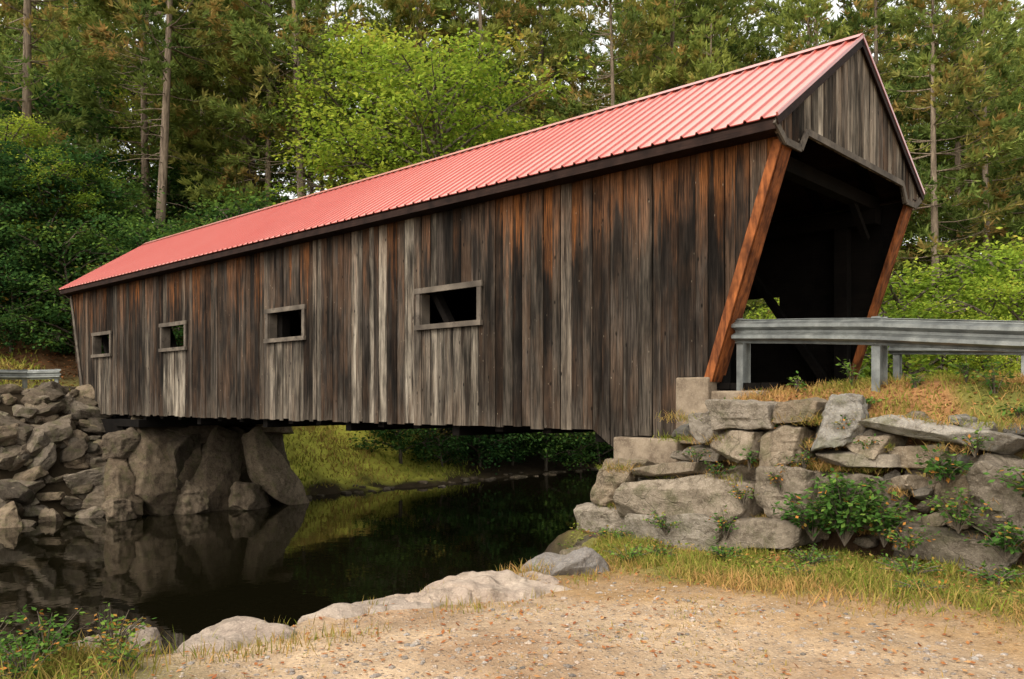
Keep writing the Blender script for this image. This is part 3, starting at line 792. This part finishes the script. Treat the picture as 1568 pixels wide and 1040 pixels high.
# ------------------------------------------------------------------ guardrails
def guardrail(path, post_at, side, name='guardrail'):
    e = empty(name, tuple(path[0]))
    P = np.array(path, float) - np.array(path[0])
    prof = np.array([(.02, 0), (.0, .012), (.006, .03), (.083, .065), (.083, .100), (.004, .137), (.004, .173), (.083, .21), (.083, .245), (.006, .28), (0, .298), (.02, .31)])
    T = nrm(np.gradient(P, axis=0)); Nn = nrm(np.stack([-T[:, 1], T[:, 0], np.zeros(len(T))], 1)) * side
    V = (P[:, None] + Nn[:, None] * (prof[None, :, :1] + .06) + np.array([0, 0, 1.])[None, None] * prof[None, :, 1:2]).reshape(-1, 3)
    m = len(prof); F = [(i * m + j, i * m + j + 1, (i + 1) * m + j + 1, (i + 1) * m + j) for i in range(len(P) - 1) for j in range(m - 1)]
    mb = MB(); mb.add(V, F); o = mb.build('w_beam', [M_steel], e)
    so = o.modifiers.new('s', 'SOLIDIFY'); so.thickness = .005
    mb = MB()
    L = np.concatenate([[0], np.cumsum(np.linalg.norm(np.diff(P, axis=0), axis=1))])
    for d in post_at:
        q = np.array([np.interp(d, L, P[:, k]) for k in range(3)]); k = min(len(T) - 1, int(np.searchsorted(L, d))); t = T[k]; n_ = Nn[k]
        t = nrm(np.array([t[0], t[1], 0]))
        def bx(a0, a1, b0, b1, z0, z1):
            mb.hexa([q + t * a + n_ * b + np.array([0, 0, z_]) for z_ in (z0, z1) for a, b in ((a0, b0), (a1, b0), (a1, b1), (a0, b1))])
        bx(-.052, .052, -.105, -.098, -.95, .33); bx(-.052, .052, .045, .052, -.95, .33); bx(-.004, .004, -.098, .045, -.95, .33)
        bx(-.03, -.015, -.112, -.1055, .14, .155)
    mb.build('posts', [M_steel], e)
guardrail([(3.02, 11.2, .73), (3.7, 10.23, .66), (4.18, 9.55, .60), (5.06, 8.3, .45), (6.3, 6.55, .3), (7.6, 4.8, .15)], [.06, 2.0, 3.95, 5.9], -1)
fr = [W(.3, 5.2, .75), W(-3, 5.3, .62), W(-7, 5.6, .4)]
guardrail(fr, [.1, 2.0, 3.9, 5.8], -1)
fl = [W(24.2, .1, .62), W(25.2, -.6, .6), W(25.5, -2.5, .6), W(25.2, -5, .6), W(24.6, -9, .6)]
guardrail(fl, [.2, 1.3, 2.5, 4.0, 6, 8], 1)
mb = MB()
for (sa, sb, za, zb) in ((-30, .15, -.6, .215), (23.85, 30, .2, .25)):
    k = 30; a = np.linspace(sa, sb, k); zz = np.linspace(za, zb, k)
    V = [];
    for s_i, z_i in zip(a, zz):
        V += [W(s_i, .55, z_i), W(s_i, 5.0, z_i)]
    mb.add(V, [(2 * i, 2 * i + 1, 2 * i + 3, 2 * i + 2) for i in range(k - 1)], smooth=True)
t = NT('worn_asphalt'); c = t.coord(); n = t.noise(c, 30, 5); t.bsdf(t.mix(n, (.04, .04, .04), (.09, .085, .08)), .9)
mb.build('road', [t.m])

# ------------------------------------------------------------------ trees
def trunk(mb, Ht, r0, bend, mat=1):
    k = 12; f = np.linspace(0, 1, k); ph = rng.uniform(0, 6)
    pts = np.stack([bend * np.sin(f * 2.2 + ph) - bend * math.sin(ph), bend * np.cos(f * 1.9 + ph) - bend * math.cos(ph), f * (Ht + .6) - .6], 1)
    mb.tube(pts, r0 * (1 - f) ** .85 + .02, 9, (.5, .5, .5), mat)
    return lambda z: np.array([np.interp(z, pts[:, 2], pts[:, 0]), np.interp(z, pts[:, 2], pts[:, 1]), z])
def pine_mesh(name, Ht, z0, Lmax, dens, aut):
    mb = MB(); ax = trunk(mb, Ht, .009 * Ht, .3)
    TC, TD, TT = [], [], []
    for i in range(22):
        z = rng.uniform(z0 * .3, z0); az = rng.uniform(0, 6.28); L = rng.uniform(.4, 2.2)
        b0 = ax(z); mb.tube(np.array([b0, b0 + np.array([math.cos(az), math.sin(az), -.1]) * L * .5, b0 + np.array([math.cos(az), math.sin(az), -.2]) * L]), [.03, .02, .008], 3, (.5, .5, .5), 1)
    z = z0
    while z < Ht - .4:
        f = (z - z0) / (Ht - z0)
        for i in range(rng.integers(4, 7)):
            if rng.random() < .12: continue
            az = rng.uniform(0, 6.283); L = (Lmax * (1 - f) ** .75 * (.55 + .45 * ss(f, 0, .2)) + .5) * rng.uniform(.6, 1.15)
            el = -.08 + .65 * f + rng.normal(0, .08)
            d = np.array([math.cos(az) * math.cos(el), math.sin(az) * math.cos(el), math.sin(el)])
            g = np.linspace(0, 1, 5)[:, None]; b0 = ax(z)
            pts = b0 + d * L * g + np.array([0, 0, 1.]) * (.10 * L * (g ** 2) - .06 * L * np.sin(g * 3.14))
            mb.tube(pts, .04 * (1 - g[:, 0] * .8) * (.5 + L / Lmax * .5), 3, (.5, .5, .5), 1)
            if f < .06 and rng.random() < .6: continue
            sd = np.array([-math.sin(az), math.cos(az), 0])
            nl = max(3, int(L * dens)); ff = rng.uniform(.2, 1, nl) ** .8
            base = np.stack([np.interp(ff, g[:, 0], pts[:, k]) for k in range(3)], 1)
            ll = (1.05 - ff) * L * .42 + .12; sg = rng.choice([-1, 1], nl)
            bt = np.clip(rng.normal(.5 + .25 * f, .2), 0, 1); au = (rng.random() < aut) * rng.uniform(.2, .7)
            for q in (.35, 1.0):
                dd = nrm(d * .7 + sd * sg[:, None]); c = base + dd * (ll * q)[:, None] + rng.normal(0, .07, (nl, 3))
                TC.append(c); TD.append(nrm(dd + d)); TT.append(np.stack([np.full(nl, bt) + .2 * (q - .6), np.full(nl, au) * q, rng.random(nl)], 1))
        z += rng.uniform(.5, .9)
    TC = np.concatenate(TC); TD = np.concatenate(TD); TT = np.concatenate(TT)
    k = 5; C = np.repeat(TC, k, 0); D = nrm(np.repeat(TD, k, 0) * .8 + rng.normal(0, .5, C.shape) + np.array([0, 0, .3])); T = np.repeat(TT, k, 0)
    T[:, 0] = np.clip(T[:, 0] + rng.normal(0, .1, len(T)), 0, 1)
    l = rng.uniform(.28, .5, len(C))
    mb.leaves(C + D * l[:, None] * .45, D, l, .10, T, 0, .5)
    return mb, name
def decid_mesh(name, Ht, z0, R, nclump, nleaf, lsz, aut=.03, flat=.45, mat=None):
    mb = MB(); ax = trunk(mb, Ht * .95, .012 * Ht, .3)
    CL = []; per = 5; nl_ = max(6, nclump // per)
    for i in range(nl_):
        f = (i + rng.random()) / nl_; z = z0 * .8 + (Ht * .93 - z0 * .8) * f
        az = i * 2.4 + rng.normal(0, .4); rr = R * math.sqrt(max(.06, 1 - (2 * f - .85) ** 2 / 1.4)) * rng.uniform(.65, 1.15); el = .35 + .6 * f
        d = np.array([math.cos(az), math.sin(az), math.tan(el) * .55]); b0 = ax(z)
        g = np.linspace(0, 1, 4)[:, None]; pts = b0 + d * rr * g + np.array([0, 0, .12 * rr]) * np.sin(g * 2.5)
        mb.tube(pts, (.04 + .003 * Ht) * (1 - g[:, 0] * .85), 4, (.5, .5, .5), 1)
        for q in range(per):
            h = rng.uniform(.4, 1.08); c = b0 + d * rr * h + rng.normal(0, .22 * R * .6, 3) * np.array([1, 1, .6]); CL.append((c, h))
            e = pts[2]; mb.tube(np.array([e, (e + c) / 2 + rng.normal(0, .1, 3), c]), [.03, .02, .008], 3, (.5, .5, .5), 1)
    P = []; T = []; D = []
    for c, h in CL:
        r = rng.uniform(.35, .7) * (R / 4) ** .5; n = int(nleaf * rng.uniform(.6, 1.3))
        p = rng.normal(size=(n, 3)) * np.array([r, r, r * flat]) ; P.append(c + p)
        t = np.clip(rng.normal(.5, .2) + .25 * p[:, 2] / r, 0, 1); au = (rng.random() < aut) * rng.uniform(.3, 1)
        T.append(np.stack([np.clip(t + rng.normal(0, .12, n), 0, 1), np.full(n, au) * rng.random(n), rng.random(n)], 1))
        d = nrm(p + 1e-3) + rng.normal(0, .7, (n, 3)); d[:, 2] = d[:, 2] * .5 - .25; D.append(d)
    P = np.concatenate(P); T = np.concatenate(T); D = np.concatenate(D)
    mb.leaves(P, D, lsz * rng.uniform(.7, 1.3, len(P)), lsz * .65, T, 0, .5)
    return mb, name

def mk(m, mats):
    mb, nm = m; o = mb.build(nm, mats); me = o.data; bpy.data.objects.remove(o); return me
PINES = [mk(pine_mesh('pine', 27, 9, 4.6, 5.5, .3), [M_pine, M_bark]), mk(pine_mesh('pine', 25, 11, 4.0, 5, .45), [M_pine, M_bark]), mk(pine_mesh('pine', 28, 6, 4.8, 5.5, .25), [M_pine, M_bark]), mk(pine_mesh('pine', 22, 3, 4.2, 6, .15), [M_pine, M_bark])]
DEC = [mk(decid_mesh('decid', 17, 5, 4.8, 270, 75, .22), [M_decid, M_bark2]), mk(decid_mesh('decid', 15, 4, 4.2, 230, 70, .21, .1), [M_decid, M_bark2]), mk(decid_mesh('decid', 19, 6, 4.4, 260, 70, .22, .06), [M_decid, M_bark2])]
UND = [mk(decid_mesh('under', 8, .8, 3.0, 170, 60, .21, .03, .4), [M_dleaf, M_bark2]), mk(decid_mesh('under', 6, .5, 2.6, 130, 60, .2, .03, .4), [M_dleaf, M_bark2])]
SHR = [mk(decid_mesh('shrub', 4.2, .2, 2.0, 110, 85, .12, .12, .4), [M_decid, M_bark2]), mk(decid_mesh('shrub', 3.2, .2, 1.7, 100, 85, .11, .1, .4), [M_decid, M_bark2])]
def place(me, name, x, y, sc=1.0, dz=0, par=None, rz=None):
    o = bpy.data.objects.new(name, me); bpy.context.scene.collection.objects.link(o)
    o.location = (x, y, gz(x, y) - .1 + dz); o.rotation_euler = (rng.normal(0, .02), rng.normal(0, .02), rng.uniform(0, 6.28) if rz is None else rz)
    o.scale = (sc * rng.uniform(.92, 1.08),) * 2 + (sc,)
    if par: o.parent = par
    return o
for x, y, k, sc in [(-16.2, 38, 1, 1.0), (-9.6, 40, 0, 1.0), (-11.9, 41, 1, .85), (-22, 38, 2, 1.0), (-13.5, 45, 2, 1.05), (-4.5, 46, 0, 1), (19, 37, 1, 1.0), (23, 40, 0, .95), (15, 43, 2, .95), (8.5, 47, 1, 1.12), (27, 44, 3, 1.1), (2, 50, 2, 1.1), (12, 50, 0, 1.1), (-19.0, 44, 3, 1.1),
                    (5.5, 44, 1, 1.05), (17, 49, 2, 1.1), (-1.5, 44, 1, 1.1), (21, 48, 0, 1.1), (10.5, 43, 3, 1.0), (24.5, 46, 2, 1.05)]:
    place(PINES[k], 'pine_tree', x, y, sc)
for x, y, k, sc in [(-2.8, 35.5, 0, 1.0), (-6.6, 38, 2, .9), (1.5, 39, 1, 1.0), (-17.8, 34, 1, .5), (-21.0, 35, 1, .55), (16, 33, 1, .55), (20.5, 33, 0, .6), (25, 36, 2, .65), (6, 43, 2, .85), (12.5, 36, 1, .6)]:
    place(DEC[k], 'maple_tree', x, y, sc)
for x, y, k, sc in [(-4.4, 33.2, 0, .7), (-1.3, 35.5, 1, .8), (1.5, 37.5, 0, .8), (4.3, 41, 1, .9), (-12, 34.5, 0, .9), (-15, 33.5, 1, .9), (-18.8, 33, 0, .9), (-22.5, 34, 0, .9), (-9, 36, 1, 1), (3.2, 39.4, 1, .6), (-2.8, 34.2, 1, .5), (-7, 37, 0, .9), (7, 44, 0, 1), (0, 37.0, 0, .6), (-20.5, 33, 1, .8), (-17, 35, 0, .9),
                    (-18.6, 31.2, 1, .75), (-20.2, 31.5, 0, .8), (-16.4, 31.8, 1, .8), (-14.0, 32.2, 0, .7), (-21.8, 32, 1, .8)]:
    place(UND[k], 'understory_tree', x, y, sc)
for x, y, k, sc in [(9.2, 18.5, 0, 1.0), (11.2, 19.5, 1, 1.15), (10.3, 16.8, 1, .8), (12.2, 20.5, 0, 1.15), (8.3, 19.2, 1, .75), (7.6, 16.9, 1, .5), (14, 22, 0, 1.3), (9.6, 22.5, 0, 1.2), (8.6, 15.2, 1, .45)]:
    place(SHR[k], 'roadside_shrub', x, y, sc)
forest = empty('distant_forest')
pts = []
tries = 0
while len(pts) < 90 and tries < 6000:
    tries += 1
    y = rng.uniform(44, 82); x = rng.uniform(-.7, .7) * y
    s, w = SW(x, y)
    if s - float(sfar(np.array(w))) < 6: continue
    if any((x - a) ** 2 + (y - b) ** 2 < 13 + (y > 65) * 6 for a, b in pts): continue
    pts.append((x, y))
for x, y in pts:
    r = rng.random()
    if r < .68: place(PINES[rng.integers(4)], 'pine', x, y, rng.uniform(.85, 1.05), 0, forest)
    elif r < .9: place(DEC[rng.integers(3)], 'broadleaf', x, y, rng.uniform(.7, 1.05), 0, forest)
    else: place(UND[rng.integers(2)], 'understory', x, y, rng.uniform(.9, 1.4), 0, forest)
for k in range(38):
    y = rng.uniform(34, 60); x = rng.uniform(-.7, .7) * y; s, w = SW(x, y)
    if s - float(sfar(np.array(w))) < 4: continue
    place(UND[rng.integers(2)], 'understory', x, y, rng.uniform(.6, 1.1), 0, forest)

# ------------------------------------------------------------------ light, sky, camera
world = bpy.data.worlds.new('World'); bpy.context.scene.world = world; world.use_nodes = True
nt = world.node_tree; bg = nt.nodes['Background']
sky = nt.nodes.new('ShaderNodeTexSky'); sky.sky_type = 'NISHITA'; sky.sun_disc = False
el, az = math.radians(46), math.radians(220)   # azimuth clockwise from +Y
sky.sun_elevation = el; sky.sun_rotation = az; sky.air_density = 1.0; sky.dust_density = 3.0; sky.ozone_density = 1.0
hs = nt.nodes.new('ShaderNodeHueSaturation'); hs.inputs['Saturation'].default_value = .22; hs.inputs['Value'].default_value = 2.7
mxw = nt.nodes.new('ShaderNodeMix'); mxw.data_type = 'RGBA'; mxw.blend_type = 'MULTIPLY'; mxw.inputs[0].default_value = 1; mxw.inputs[7].default_value = (1.0, .965, .87, 1)
nt.links.new(sky.outputs[0], hs.inputs['Color']); nt.links.new(hs.outputs[0], mxw.inputs[6]); nt.links.new(mxw.outputs[2], bg.inputs['Color'])
bg.inputs['Strength'].default_value = .15
sun = bpy.data.lights.new('sun', 'SUN'); sun.energy = 1.15; sun.angle = math.radians(25); sun.color = (1, .93, .82)
so = bpy.data.objects.new('sun', sun); bpy.context.scene.collection.objects.link(so)
from mathutils import Vector
dirv = Vector((math.sin(az) * math.cos(el), math.cos(az) * math.cos(el), math.sin(el)))
so.rotation_euler = dirv.to_track_quat('Z', 'Y').to_euler(); so.location = (0, 0, 30)

cam = bpy.data.cameras.new('camera'); co = bpy.data.objects.new('camera', cam); bpy.context.scene.collection.objects.link(co)
cam.sensor_width = 36; cam.lens = 1287 / 1568 * 36; cam.shift_y = 90 / 1568; cam.clip_end = 1500; cam.clip_start = .05
co.location = (0, 0, 0); co.rotation_euler = (math.radians(90), 0, 0)
sc = bpy.context.scene; sc.camera = co
sc.view_settings.view_transform = 'Standard'; sc.view_settings.look = 'None'; sc.view_settings.exposure = 0
print('verts', sum(len(m.vertices) for m in bpy.data.meshes))
